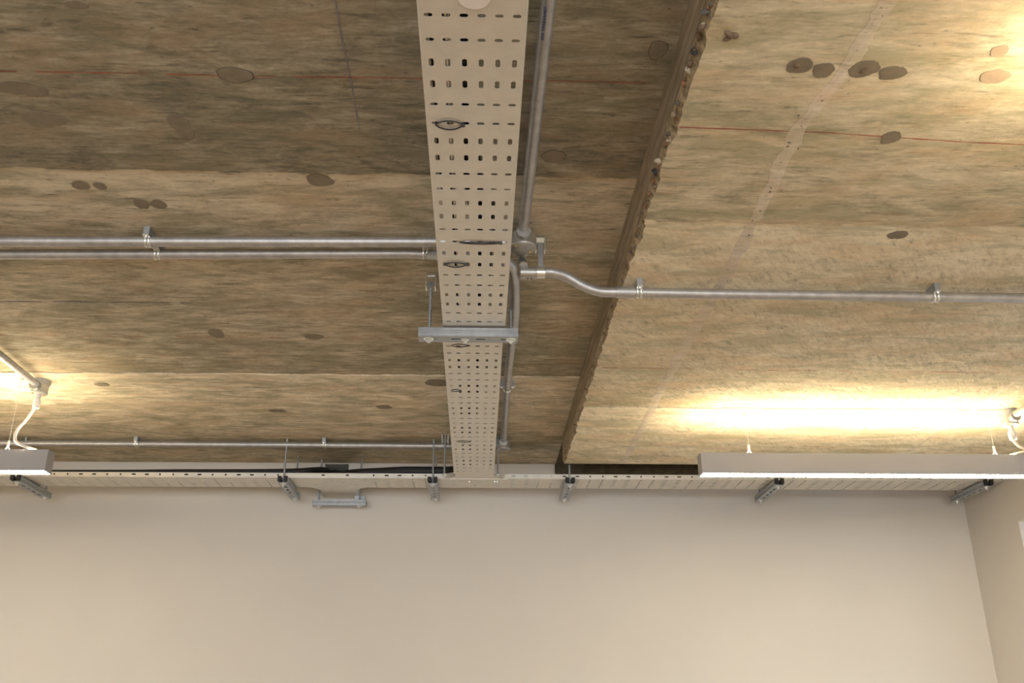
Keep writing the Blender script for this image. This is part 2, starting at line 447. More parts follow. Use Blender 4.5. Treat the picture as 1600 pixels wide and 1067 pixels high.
# ---- filler patches, chalk lines
def patch(px, py, rx, ry, h, parent, mat, rim=False, seed=None, lobes=1.0):
    c = at(px, py, h=h); e = at(px+rx, py, h=h); n_ = at(px, py+ry, h=h)
    ax = (e-c).length; ay = abs(n_.y-c.y); sd = seed if seed is not None else px*.13
    def ring(k, z, n=30):
        out = []
        for i in range(n):
            a = 2*PI*i/n; q = 1+.22*lobes*mn.noise(Vector((math.cos(a)*1.2, math.sin(a)*1.2, sd)))+.09*mn.noise(Vector((math.cos(a)*4, math.sin(a)*4, sd+3)))
            out.append(bm.verts.new((c.x+ax*k*q*math.cos(a), c.y+ay*k*q*math.sin(a), z)))
        return out
    low = (.004 if parent is ceil else .003)*(jidx(c.y) % 2)
    zb = c.z-low-.0006-.0004*random.random()
    bm = bmesh.new(); a = ring(1, c.z+.003); b = ring(1, zb); d = ring(.96, zb-.0004)
    for r0, r1 in ((a, b), (b, d)):
        for i in range(len(a)): bm.faces.new((r0[i], r0[(i+1) % len(a)], r1[(i+1) % len(a)], r1[i]))
    bm.faces.new(d)
    o = obj('filler_patch', bm, mat, parent)
    if rim:
        bm = bmesh.new(); a = ring(1.07, c.z+.003); b = ring(1.05, zb+.0004); d = ring(.97, zb+.0004)
        for r0, r1 in ((a, b), (b, d)):
            for i in range(len(a)): bm.faces.new((r0[i], r0[(i+1) % len(a)], r1[(i+1) % len(a)], r1[i]))
        obj('patch_rim', bm, M['crack'], o)
    return o
for a in ((366, 114, 26, 12, 1), (22, 134, 34, 10, 0), (52, 137, 24, 11, 0), (68, 183, 36, 12, 0), (281, 189, 17, 13, 0), (291, 205, 12, 9, 0), (120, 4, 19, 7, 0), (125, 289, 14, 7, 0), (156, 290, 10, 6, 0),
          (221, 318, 12, 8, 0), (247, 319, 12, 7, 0), (500, 281, 21, 10, 0), (866, 241, 18, 9, 1), (1028, 75, 14, 14, 1), (338, 521, 12, 7, 0), (490, 526, 15, 4, 0), (683, 596, 20, 5, 0), (160, 599, 12, 2.5, 0), (600, 634, 12, 3, 0), (433, 640, 14, 2.5, 0)):
    patch(a[0], a[1], a[2], a[3], HC, ceil, M['patch'], bool(a[4]))
for a in ((1250, 100, 21, 12, 0), (1287, 107, 17, 12, 0), (1348, 105, 25, 13, 0), (1394, 111, 22, 11, 0), (1392, 212, 15, 10, 0), (1402, 367, 16, 6, 0)):
    patch(a[0], a[1], a[2], a[3], HS, beam, M['patch'], bool(a[4]))
for a in ((1554, 117, 24, 11), (1560, 77, 14, 9)):
    patch(a[0], a[1], a[2], a[3], HS, beam, M['patch_l'])
for px, py, r in ((1140, 50, .008), (1147, 52, .007), (1136, 57, .006), (1245, 99, .006), (1349, 107, .006)):
    p = at(px, py, h=HS); pebble(Vector((p.x, p.y, Z(HS)-.004)), r, M['stone'][4], beam)
def line(pts, h, mat, wd, parent, label=None, broken=.0):
    P = [at(px, py, h=h) for px, py in pts]; bm = bmesh.new()
    for a, b in zip(P, P[1:]):
        n = max(1, int((b-a).length/.03)); d = (b-a)/n; s = Vector((-d.y, d.x, 0)).normalized()*wd/2
        for i in range(n):
            if random.random() < broken: continue
            p = a+d*i; q = p+d*1.0; s2 = s*random.uniform(.6, 1.3)
            zz = Vector((0, 0, -(.004 if parent is ceil else .003)*(jidx((p.y+q.y)/2) % 2)-.0007))
            bm.faces.new([bm.verts.new(v+zz) for v in (p-s2, p+s2, q+s2, q-s2)])
    o = obj('chalk_line', bm, mat, parent)
    if label: o['label'] = label
    return o
line([(-60, 107), (200, 111), (350, 115), (700, 120), (1010, 126)], HC, M['chalk_r'], .0022, ceil, 'red chalk line across the ceiling', .08)
line([(-40, 523), (340, 526), (660, 528)], HC, M['chalk_r'], .0025, ceil, None, .5)
line([(-40, 471), (100, 471), (300, 473)], HC, M['chalk_b'], .005, ceil, 'blue chalk line across the ceiling', .25)
line([(523, -10), (535, 60), (548, 120), (562, 200)], HC, M['chalk_b'], .0028, ceil, None, .25)
line([(1062, 196), (1220, 202), (1280, 204), (1400, 212), (1500, 219), (1640, 225)], HS, M['chalk_r'], .0026, beam, 'red chalk line across the downstand', .04)
line([(940, 574), (1200, 578), (1640, 583)], HS, M['chalk_r'], .003, beam, None, .4)

# ---- walls, floor
def wallo(name, bm, label):
    return tag(obj(name, bm, M['plaster']), label, kind='structure')
# front wall with the cable hole near its top
hx0, hx1, hz0, hz1 = at(508, 728, y=YF).x, at(545, 728, y=YF).x, Z(1.0), Z(1.082)
bm = bmesh.new()
box(bm, XL-.2, hx0, YF, YF+.2, 0, Z(HC)+.02); box(bm, hx1, XR+.5, YF, YF+.2, 0, Z(HC)+.02)
box(bm, hx0, hx1, YF, YF+.2, 0, hz0); box(bm, hx0, hx1, YF, YF+.2, hz1, Z(HC)+.02)
wf = wallo('wall_front', bm, 'pale painted wall facing the camera below the ceiling')
obj('hole_shade_back', bbox(hx0-.01, hx1+.01, YF+.12, YF+.2, hz0-.01, hz1+.01), M['dark'], wf)  # near-black block: the shade inside the hole is put into its colour
wallo('wall_left', bbox(XL-.2, XL, YB, YF, 0, Z(HC)), 'pale painted left wall outside the view')
wy0, wy1, wz0, wz1 = 1.7, 3.633, 1.0, Z(.76)
bm = bmesh.new()
box(bm, XR, XR+.3, wy1, YF, 0, Z(HC)); box(bm, XR, XR+.3, YB, wy0, 0, Z(HC))
box(bm, XR, XR+.3, wy0, wy1, 0, wz0); box(bm, XR, XR+.3, wy0, wy1, wz1, Z(HC))
wallo('wall_right', bm, 'pale painted right wall with a window recess')
win = thing('window_1', 'window recessed in the right wall', 'window', (XR+.26, (wy0+wy1)/2, wz0)); del win['category']; win['kind'] = 'structure'
bm = bmesh.new()
for a in ((wy0, wy0+.06, wz0, wz1), (wy1-.06, wy1, wz0, wz1), (wy0, wy1, wz0, wz0+.06), (wy0, wy1, wz1-.06, wz1), ((wy0+wy1)/2-.03, (wy0+wy1)/2+.03, wz0, wz1)):
    box(bm, XR+.27, XR+.32, *a)
obj('window_frame', bm, M['frame'], win)
obj('pane', bbox(XR+.292, XR+.296, wy0, wy1, wz0, wz1), M['glass'], win)
wallo('wall_back', bbox(XL, XR, YB-.2, YB, 0, Z(HC)), 'pale painted wall behind the camera')
tag(obj('floor', bbox(XL-.2, XR+.5, YB-.2, YF+.2, -.1, 0), M['floor']), 'timber floor', kind='structure')

# ================================================================== CABLE TRAYS
P = .0509; TW = .1515; HT = .93; TX = -.0148
FH = .019
def tray(name, label, L, first, phase, group=None, loc=(0, 0, 0), rot=0, holes_out=1, lipmat=None):
    """perforated tray along local y; rows of six slots, two rows across then two rows along"""
    t = thing(name, label, 'cable tray', loc, group)
    y = first; kinds = []
    f = lambda u, v: Vector((u, v, 0))
    bm = bmesh.new(); bf = bmesh.new(); bg = bmesh.new()
    mar = .0015; cw = .025; x0 = -TW/2; x1 = TW/2
    ys = []
    k = phase
    while y+P/2 < L: ys.append((y, k)); y += P; k += 1
    edges = [0]+[(a[0]+b[0])/2 for a, b in zip(ys, ys[1:])]+[L]
    for (yc, k), v0, v1 in zip(ys, edges, edges[1:]):
        across = (k % 4) < 2
        lu, lv = (.0125, .0078) if across else (.0076, .0185)
        xe = [x0, -2*cw, -cw, 0, cw, 2*cw, x1]
        for c in range(6):
            cell(bm, f, xe[c], xe[c+1], v0, v1, ((c-2.5)*cw, yc, lu, lv))
        hl, hh = (.007, .0075) if across else (.0165, .0055)
        # long dashes on the flange sit over the rows of lengthwise slots
        cell(bf, lambda u, v: Vector((x1, u, v)), v0, v1, .0012, FH, (yc, .0115, hl, hh))
        cell(bg, lambda u, v: Vector((x0, u, v)), v0, v1, .0012, FH, (yc, .0115, hl, hh))
    for b in (bm, bf, bg): bmesh.ops.remove_doubles(b, verts=b.verts[:], dist=1e-5)
    for fc in bm.faces:
        fc.normal_update()
        if fc.normal.z > 0: fc.normal_flip()
    def put(nm, b, mt=M['tray']):
        me_o = bpy.data.objects.new(nm, bpy.data.meshes.new(nm)); b.to_mesh(me_o.data); b.free(); me_o.data.materials.append(mt)
        me_o.parent = t; C.objects.link(me_o); return me_o
    solid(put('tray_bed', bm), .0009, -1)
    for nm, b in (('side_flange', bf), ('side_flange', bg)): solid(put(nm, b), .0015, 0)
    # rolled lips along the top of each flange and the soft bend at the foot
    for s in (-1, 1):
        b = bmesh.new(); X = s*TW/2
        box(b, min(X, X-s*.006), max(X, X-s*.006), 0, L, FH-.0012, FH+.0008)
        tube(b, [(X, 0, .0012), (X, L, .0012)], .0016, 8)
        put('rolled_lip', b)
    t.rotation_euler = (0, 0, rot)
    return t
y_r0 = 1.054
k0 = -8
yy0 = y_r0+k0*P
nearL = (2.172-(yy0-P/2))
tray('cable_tray', 'perforated steel cable tray overhead in the foreground, with the round white sticker', nearL, P/2, k0 % 4, 'perforated cable trays', (TX, yy0-P/2, Z(HT)))
i2 = 22
tray('cable_tray', 'perforated steel cable tray running from the cross channel to the far tray junction', 3.585-2.172, (y_r0+24*P)-2.172-2*P, (24-2) % 4, 'perforated cable trays', (TX-.004, 2.172, Z(HT)-.002))
YT0 = 3.668; YT1 = YT0+TW; YTC = (YT0+YT1)/2
tl0, tl1 = -.155, .115                       # junction plate over the main run
el0, el1 = at(466, 752, h=HT).x, at(577, 752, h=HT).x   # junction plate to the wall hole
wall_spans = [(-3.1, el0, 'perforated steel wall-side tray at far left, behind the left lamp', 0), (el1, tl0, 'short perforated tray between the two flat junctions', 1), (tl1, XR-.012, 'perforated steel tray along the wall behind the right lamp', 2)]
for a, b, lab, ph in wall_spans:
    tray('cable_tray', lab, b-a, .022, ph, 'wall-side cable trays', (a, YTC, Z(HT)), -PI/2)

def arc(cx, cy, r, a0, a1, n=8): return [(cx+r*math.cos(a0+(a1-a0)*i/n), cy+r*math.sin(a0+(a1-a0)*i/n)) for i in range(n+1)]
# flat tee where the main run meets the wall-side run
def tee(x0, x1, nx0, nx1, yneck, side, label, arcs):
    """side -1: neck towards the camera, +1: neck towards the wall"""
    t = thing('tray_junction', label, 'tray fitting', ((x0+x1)/2, YTC, Z(HT)))
    ya, yb = (YT0, YT1) if side < 0 else (YT1, YT0)
    r = min(abs(yneck-ya), nx0-x0, x1-nx1)*.98
    if side < 0:
        out = [(x0, YT1), (x1, YT1), (x1, YT0)]+[(nx1+r-r*math.sin(a), YT0-r+r*math.cos(a)) for a in [PI/2*i/8 for i in range(9)]]+[(nx1, yneck), (nx0, yneck)]+[(nx0-r+r*math.sin(a), YT0-r+r*math.cos(a)) for a in [PI/2*(8-i)/8 for i in range(9)]]+[(x0, YT0)]
        fl_path = [[(x0, YT1), (x1, YT1)], [(x1, YT0)]+out[3:12]+[(nx1, yneck)], [(nx0, yneck)]+out[14:23]+[(x0, YT0)]]
    else:
        out = [(x0, YT0), (x1, YT0), (x1, YT1)]+[(nx1+r-r*math.sin(a), YT1+r-r*math.cos(a)) for a in [PI/2*i/8 for i in range(9)]]+[(nx1, yneck), (nx0, yneck)]+[(nx0-r+r*math.sin(a), YT1+r-r*math.cos(a)) for a in [PI/2*(8-i)/8 for i in range(9)]]+[(x0, YT1)]
        fl_path = [[(x0, YT0), (x1, YT0)], [(x1, YT1)]+out[3:12]+[(nx1, yneck)], [(nx0, yneck)]+out[14:23]+[(x0, YT1)]]
    holes = arcs
    o = solid(obj('plate', plate_bm(out, holes, Z(HT)), M['tray'], t), .0015, -1)
    for path in fl_path:
        bm = bmesh.new(); v = []
        for x, y in path: v.append((bm.verts.new((x, y, Z(HT))), bm.verts.new((x, y, Z(HT)+FH))))
        for a, b in zip(v, v[1:]):
            if (a[0].co-b[0].co).length > 1e-6: bm.faces.new((a[0], b[0], b[1], a[1]))
        solid(obj('side_flange', bm, M['tray'], t), .0015, 0)
        bm = bmesh.new(); tube(bm, [(x, y, Z(HT)+FH) for x, y in path if True][:1]+[(x, y, Z(HT)+FH) for (x, y), (x2, y2) in zip(path[1:], path) if abs(x-x2)+abs(y-y2) > 1e-5], .0016, 6)
        obj('rolled_lip', bm, M['tray'], t)
    return t
nx0, nx1 = TX-TW/2, TX+TW/2
hs = []
for s in (-1, 1):
    for i in range(4):
        hs.append(slot_poly(TX+s*(.014+.0155*i), YT0+.070-.012*i, .0105, .0055, -s*.55))
hs += [slot_poly(TX-.05, YT0+.008, .02, .006), slot_poly(TX+.045, YT0+.008, .02, .006), slot_poly(TX, YT0+.115, .014, .006, PI/2), slot_poly(TX-.085, YT0+.04, .013, .006), slot_poly(TX-.085, YT0+.075, .013, .006), slot_poly(TX-.085, YT0+.11, .013, .006), slot_poly(TX+.09, YT0+.04, .013, .006), slot_poly(TX+.09, YT0+.075, .013, .006), slot_poly(TX+.09, YT0+.11, .013, .006)]
t1 = tee(tl0, tl1, nx0, nx1, 3.585, -1, 'flat steel tee joining the long foreground tray to the wall-side trays', hs)
for px in (733, 773, 777):
    p = at(px, 752, h=HT); bm = bmesh.new(); cyl(bm, (p.x, p.y, Z(HT)-.004), (p.x, p.y, Z(HT)), .004, 10, .005); obj('bolt', bm, M['zinc'], t1, True)
ecx = (el0+el1)/2
hs = [slot_poly(ecx+s*(.014+.022*i), YT0+.055+.018*i, .011, .0055, s*-.5) for s in (-1, 1) for i in range(4)]
hs += [slot_poly(ecx+d, YT1+.03, .011, .006) for d in (-.06, -.03, .0, .055)]+[slot_poly(ecx-.035, YT0+.02, .008, .006), slot_poly(el1-.015, YT0+.03, .008, .02, PI/2*0)]
t2 = tee(el0, el1, ecx-.075, ecx+.075, YF-.012, 1, 'flat steel tee whose neck points to the black hole in the wall', hs)
for dx in (-.035, .06):
    bm = bmesh.new(); box(bm, ecx+dx-.006, ecx+dx+.006, YT0-.0015, YT0, Z(HT)+.009, Z(HT)+.014); obj('flange_slot', bm, M['dark'], t2)

# round white sticker under the near tray
c = at(741, -6, h=HT)
st = thing('round_sticker', 'round white sticker on the underside of the foreground tray, cut by the top edge', 'sticker', (c.x, c.y, Z(HT)-.002))
bm = bmesh.new(); cyl(bm, (c.x, c.y, Z(HT)-.0026), (c.x, c.y, Z(HT)-.0016), .0225, 40); obj('disc', bm, M['sticker'], st)
for (dx, dy, wx) in ((.013, -.009, .006), (-.002, -.013, .016)):
    bm = bmesh.new(); box(bm, c.x+dx-wx/2, c.x+dx+wx/2, c.y+dy-.0012, c.y+dy+.0012, Z(HT)-.0029, Z(HT)-.0026); obj('printed_mark', bm, M['ink'], st)

# ---- pipes and cables lying in the trays
def cable(name, label, cat, pts, r, mat, group=None, n=12, sub=8):
    bm = bmesh.new(); tube(bm, smooth_path(pts, sub), r, n)
    return tag(obj(name, bm, mat, None, True, loc=pts[0]), label, cat, group)
hy = (hx0+hx1)/2
zt = Z(HT)
cable('insulated_pipe', 'thick black pipe in the trays, from the wall hole round into the foreground tray', 'pipe',
      [(hy, YF+.12, Z(1.035)), (hy, YF-.03, Z(1.03)), (hy+.02, YF-.13, zt+.06), (hy+.10, YTC-.0, zt+.036), (hy+.22, YTC-.03, zt+.036), (-.30, YTC-.05, zt+.036), (-.17, YTC-.052, zt+.036), (-.10, 3.675, zt+.035), (-.045, 3.55, zt+.026), (-.035, 3.3, zt+.022), (-.02, 2.7, zt+.022), (.0, 2.1, zt+.022), (.004, 1.75, zt+.022), (-.020, 1.45, zt+.0225), (-.030, 1.1, zt+.0225), (-.030, .7, zt+.0225)], .0185, M['black'])
cable('insulated_pipe', 'thinner black pipe lying in the far left wall-side tray', 'pipe',
      [(-3.0, YTC-.03, zt+.02), (-1.6, YTC-.05, zt+.021), (-1.2, YTC-.045, zt+.027), (-.9, YTC-.05, zt+.028), (hy-.12, YTC-.04, zt+.034), (hy-.05, YTC, zt+.05), (hy-.03, YF-.12, zt+.09), (hy-.028, YF+.1, Z(1.05))], .0135, M['black'])
cable('tray_cable', 'pale grey cable seen through the second column of slots of the long tray', 'cable',
      [(-.068, 3.5, zt+.006), (-.063, 3.0, zt+.006), (-.052, 2.3, zt+.006), (-.050, 1.8, zt+.006), (-.0535, 1.3, zt+.006), (-.0525, .7, zt+.006)], .0028, M['cable_w'], 'cables in the long tray')
cable('insulated_pipe', 'second black pipe behind the left slot columns of the long tray', 'pipe',
      [(-.060, 3.45, zt+.0235), (-.062, 2.8, zt+.0235), (-.0605, 2.1, zt+.0235), (-.060, 1.75, zt+.0235), (-.0665, 1.4, zt+.0235), (-.0665, .7, zt+.0235)], .0125, M['black'])
cable('tray_cable', 'brown-grey cable seen through the right slots of the far tray', 'cable',
      [(.045, 3.55, zt+.010), (.035, 3.0, zt+.010), (.026, 2.4, zt+.010), (.042, 2.0, zt+.010), (.030, 1.75, zt+.012), (.022, 1.58, zt+.030)], .006, M['cable_g'], 'cables in the long tray')

# ---- cable ties looped through slots of the tray
def tie(px, py, label, span=.046, bow=.0115, dx=0, straight=False):
    p = at(px, py, h=HT)-Vector((0, .002, 0)); t = thing('cable_tie', label, 'cable tie', (p.x, p.y, Z(HT)), 'cable ties through the long tray')
    for s in (-1, 1):
        bm = bmesh.new(); pts = []
        for i in range(13):
            u = -1+2*i/12; e = 1-u*u
            pts.append(Vector((p.x+u*span/2, p.y+s*bow*e**.9*(.25 if straight else 1), Z(HT)-.001-.0015*e**.5)))
        pts = [pts[0]+Vector((-.002, 0, .012))]+pts+[pts[-1]+Vector((.002, 0, .012))]
        # flat strap swept along the bow
        prev = None
        for q in pts:
            cur = [bm.verts.new(q+Vector(d)) for d in ((0, 0, -.0013), (0, s*.0011, -.0013), (0, s*.0011, .0013), (0, 0, .0013))]
            if prev:
                for k in range(4): bm.faces.new((prev[k], prev[(k+1) % 4], cur[(k+1) % 4], cur[k]))
            else: bm.faces.new(cur[::-1])
            prev = cur
        bm.faces.new(prev)
        obj('strap', bm, M['tie'], t)
    bm = bbox(p.x+span/2-.004, p.x+span/2+.003, p.y-.003, p.y+.003, Z(HT)-.004, Z(HT)+.003, bev=.0007)
    obj('tie_head', bm, M['tie'], t)
tie(702, 195, 'dark eye-shaped cable tie, topmost and largest on the foreground tray')
tie(712, 413, 'eye-shaped cable tie just below the straight tie at mid tray', bow=.010)
tie(750, 379, 'long nearly straight cable tie across the tray beside the conduit box', span=.085, straight=True)
tie(718, 539, 'eye-shaped cable tie just behind the cross channel', bow=.009)
tie(712, 609, 'small cable tie at the left of the far tray', span=.028, bow=.008)
tie(724, 689, 'farthest eye-shaped cable tie, near the tray junction', bow=.010)

# ================================================================== CHANNELS, RODS
def channel(name, parent, a, b, wd=.041, hh=.021, pitch=.05, endcap=True, slot=.026):
    """slotted U channel, open side up, from a to b (room points of the bottom centre line)"""
    a = Vector(a); b = Vector(b); d = (b-a); L = d.length; d.normalize(); s = Vector((-d.y, d.x, 0))
    bm = bmesh.new(); n = max(1, round(L/pitch)); st = L/n
    f = lambda u, v: a+d*u+s*v
    for i in range(n): cell(bm, f, i*st, (i+1)*st, -wd/2, wd/2, ((i+.5)*st, 0, slot, .009))
    bmesh.ops.remove_doubles(bm, verts=bm.verts[:], dist=1e-5)
    for sg in (-1, 1):
        # side wall with a long rolled groove and an inturned lip
        prof = [(wd/2, 0), (wd/2, hh*.35), (wd/2-.0018, hh*.45), (wd/2-.0018, hh*.6), (wd/2, hh*.7), (wd/2, hh), (wd/2-.009, hh), (wd/2-.009, hh-.005)]
        R0 = [bm.verts.new(a+s*sg*x+Vector((0, 0, z))) for x, z in prof]; R1 = [bm.verts.new(b+s*sg*x+Vector((0, 0, z))) for x, z in prof]
        for k in range(len(prof)-1): bm.faces.new((R0[k], R1[k], R1[k+1], R0[k+1]))
    o = solid(obj(name, bm, M['channel'], parent), .0018, 0)
    return o
def rod(parent, x, y, h0, h1, r=.004, name='threaded_rod'):
    bm = bmesh.new(); cyl(bm, (x, y, Z(h0)), (x, y, Z(h1)), r*.86, 10)
    n = int((h1-h0)/.006)
    for i in range(n):
        z = Z(h0)+(h1-h0)*(i+.5)/n; cyl(bm, (x, y, z-.0022), (x, y, z), r*.86, 10, r*1.06, False); cyl(bm, (x, y, z), (x, y, z+.0022), r*1.06, 10, r*.86, False)
    return obj(name, bm, M['channel'], parent, True)
def nut(parent, x, y, h, r=.0085, t=.005, washer=True):
    bm = bmesh.new(); cyl(bm, (x, y, Z(h)-t), (x, y, Z(h)), r, 6); cyl(bm, (x, y, Z(h)-t*1.9), (x, y, Z(h)-t), r*.47, 10)
    if washer: cyl(bm, (x, y, Z(h)), (x, y, Z(h)+.0018), r*1.55, 20)
    return obj('nut', bm, M['zinc'], parent)
def rod_shoe(parent, x, y, h, big=True):
    """folded bracket gripping the rod at the ceiling"""
    bm = bmesh.new(); w_, g = .0115, .0032
    box(bm, x-w_, x+w_, y-.005, y+.005, Z(h)-.0025, Z(h))
    for s in (-1, 1): box(bm, x+s*w_-g/2, x+s*w_+g/2, y-.012, y+.012, Z(h)-.040, Z(h))
    o = obj('rod_shoe', bm, M['zinc'], parent)
    bm = bmesh.new(); cyl(bm, (x, y, Z(h)-.034), (x, y, Z(h)-.02), .0075, 6); obj('coupling_nut', bm, M['channel'], parent)
    return o
# cross channel under the long tray
yc = 2.172; hb = .9045
tp = thing('trapeze_hanger', 'slotted steel cross channel on two threaded rods carrying the long tray', 'hanger', (TX, yc, Z(hb)))
channel('channel', tp, (-.152, yc, Z(hb)), (.094, yc, Z(hb)), pitch=.0615, slot=.024)
for x in (-.127, .0765):
    rod(tp, x, yc+.02, hb-.002, HC-.03)
    rod_shoe(tp, x, yc+.02, HC)
nut(tp, -.127, yc, hb-.001, .0085); nut(tp, .0765, yc, hb-.001, .0085)
nut(tp, -.037, yc+.004, hb-.001, .006)
# arms under the wall-side trays
arms = [(22, 'slotted channel arm at far left below the left lamp'), (439, 'slotted channel arm left of the tee that feeds the wall hole'), (675, 'slotted channel arm just left of the tee under the long tray'),
        (893, 'slotted channel arm below the left end of the downstand'), (1226, 'slotted channel arm below the right lamp'), (1562, 'slotted channel arm at the right corner of the room')]
for px, lab in arms:
    p = at(px, 748, h=HT-.02); x = p.x; hc = HC if x < .3 else HS
    a = thing('channel_bracket', lab, 'hanger', (x, 3.78, Z(hb)), 'channel arms under the wall-side trays')
    channel('channel', a, (x, 3.638, Z(hb-.001)), (x, 3.925, Z(hb-.001)), wd=.036)
    for y in (3.655, 3.905):
        rod(a, x, y, hb-.004, hc+.0)
        nut(a, x, y, hb-.002, .0075, .006)
    for s in (-1, 1): obj('end_cap', bbox(x+s*.012-.007, x+s*.012+.007, 3.628, 3.640, Z(hb)+.004, Z(hb)+.024, bev=.002), M['black'], a)
# low channel under the neck of the wall tee
a = thing('neck_support', 'short slotted channel hung low under the tee at the wall hole', 'hanger', (ecx, 3.965, Z(.885)))
xa, xb = at(485, 781, h=.895).x, at(570, 781, h=.895).x
channel('channel', a, (xa, 3.955, Z(.884)), (xb, 3.955, Z(.884)), wd=.036)
for x in (xa+.025, xb-.03):
    rod(a, x, 3.955, .88, HC); nut(a, x, 3.955, .883, .0075, .006)
obj('spacer_plate', bbox(xb-.052, xb-.012, 3.968, 3.972, Z(.905), Z(HT)), M['channel'], a)
# two slim rods each side of the far end of the long tray
for px, lab in ((695.5, 'threaded rod left of the far end of the long tray'), (775, 'threaded rod right of the far end of the long tray')):
    x = at(px, 738, h=HT).x+(-.004 if px < 700 else .008)
    a = thing('hanger_rod', lab, 'rod', (x, 3.60, Z(HT)), 'rods at the far end of the long tray')
    rod(a, x, 3.60, HT-.004, HC); nut(a, x, 3.60, HT-.002, .007, .005)
    rod_shoe(a, x, 3.60, HC)

# ================================================================== CONDUITS
RC = .0122
def conduit(label, pts, group='steel conduits', r=RC, sleeves=()):
    bm = bmesh.new(); tube(bm, pts, r, 20)
    o = tag(obj('conduit', bm, M['conduit'], None, True, loc=pts[0]), label, 'conduit', group)
    return o
hB = 1.062
def saddle(label, c, axis, hc, r=RC, drop=None, wd=.0135, group='conduit saddles'):
    """two-ridge spacer saddle: strap round the pipe, side lugs, base bar and screws"""
    c = Vector(c); ax = Vector(axis).normalized(); s = Vector((-ax.y, ax.x, 0)); upv = Vector((0, 0, 1))
    t = thing('pipe_saddle', label, 'pipe clip', (c.x, c.y, Z(hc)), group)
    for off in (-.0042, .0042):
        bm = bmesh.new(); prev = None
        for i in range(17):
            a = -PI*.12+(PI*1.24)*i/16 + PI
            q = s*math.cos(a)+upv*math.sin(a)
            ring = [bm.verts.new(c+ax*(off+e)+q*rr) for e, rr in ((-.0032, r+.0002), (-.0022, r+.002), (0, r+.0027), (.0022, r+.002), (.0032, r+.0002))]
            if prev:
                for k in range(4): bm.faces.new((prev[k], prev[k+1], ring[k+1], ring[k]))
            prev = ring
        obj('strap', bm, M['zinc'], t, True)
    top = Z(hc)
    for sg in (-1, 1):
        p = c+s*sg*(r+.006)
        bm = bmesh.new(); q = p+s*sg*.0035
        mx = Vector((abs(ax.x)*wd/2+abs(s.x)*.0075, abs(ax.y)*wd/2+abs(s.y)*.0075, 0))
        box(bm, p.x-mx.x, p.x+mx.x, p.y-mx.y, p.y+mx.y, c.z+.004, c.z+.0065)
        obj('lug', bm, M['zinc'], t)
        bm = bmesh.new(); cyl(bm, (p.x, p.y, c.z+.001), (p.x, p.y, c.z+.004), .0034, 10, .0042); obj('screw', bm, M['zinc'], t, True)
    bm = bmesh.new(); mx = Vector((abs(ax.x)*wd/2+abs(s.x)*(r+.010), abs(ax.y)*wd/2+abs(s.y)*(r+.010), 0))
    box(bm, c.x-mx.x, c.x+mx.x, c.y-mx.y, c.y+mx.y, c.z+.0065, top); obj('base_bar', bm, M['channel'], t)
    return t
# long conduit beside the tray, with its box
p0 = at(858, -6, h=hB); p1 = at(817.5, 360, h=hB); d = (p1-p0).normalized()
conduit('upright-running conduit right of the foreground tray, with blue printing', [p0-d*.9, p0, p1, p1+d*.01])
bx = at(817, 379, h=1.05)
def round_box(name, label, c, h, r=.031, spouts=(), gland=None, depth=.03):
    t = thing(name, label, 'junction box', (c.x, c.y, Z(h)), 'round conduit boxes')
    bm = bmesh.new(); cyl(bm, (c.x, c.y, Z(h)-depth/2), (c.x, c.y, Z(h)+depth/2), r, 32); 
    obj('body', bm, M['box'], t, True)
    bm = bmesh.new(); cyl(bm, (c.x, c.y, Z(h)-depth/2-.0035), (c.x, c.y, Z(h)-depth/2), r*.97, 32, r*1.03)
    obj('lid', bm, M['box'], t, True)
    for s in (-1, 1):
        a = .7
        q = Vector((c.x+s*math.cos(a)*r*.72, c.y+s*math.sin(a)*r*.72, 0)); bm = bmesh.new()
        cyl(bm, (q.x, q.y, Z(h)-depth/2-.006), (q.x, q.y, Z(h)-depth/2-.003), .0028, 10, .0034); o = obj('lid_screw', bm, M['brass'], t, True); o['label'] = 'brass lid screw'
    for v in spouts:
        v = Vector(v); bm = bmesh.new(); q = Vector((c.x, c.y, Z(h)+.002))
        cyl(bm, q+v*(r*.85), q+v*(r+.016), .0150, 20); cyl(bm, q+v*(r+.010), q+v*(r+.018), .0172, 8)
        obj('spout', bm, M['box'], t, True)
    return t
M['brass'] = simple('brass_screw', (.65, .42, .12), .35, .8, .1, 60)
round_box('conduit_box', 'round grey conduit box beside the tray where the conduits meet', bx, 1.052, .0315, ((0, -1, 0), (0, 1, 0), (-1, 0, 0)))
# pair of conduits from the left
l1a = at(-40, 377, h=hB); l1b = at(690, 378, h=hB)
ends = Vector((bx.x-.045, (l1b.y+bx.y)/2+.002, Z(hB)-.004))
conduit('upper of the two parallel conduits on the left of the tray', [Vector((XL, l1a.y-.01, Z(hB))), l1a, l1b, ends])
l2a = at(-40, 397.5, h=hB); l2b = at(640, 396, h=hB)
hb_ = 1.0
bend = [at(775, 405, h=hb_), at(790, 408, h=hb_), at(800, 418, h=hb_), at(804, 436, h=hb_), at(805, 460, h=hb_), at(804, 500, h=hb_), at(799, 540, h=1.003), at(796, 565, h=1.03), at(794, 583, h=1.055)]
up1 = at(793, 600, h=hB); b2 = at(787, 688, h=hB)
conduit('lower of the two parallel conduits, bending behind the tray towards the far wall', [Vector((XL, l2a.y-.01, Z(hB))), l2a]+[l2b]+smooth_path([Vector((-.13, l2b.y, Z(1.06))), Vector((-.06, (l2b.y+bend[0].y)/2, Z(1.03)))]+bend+[up1], 6)+[b2])
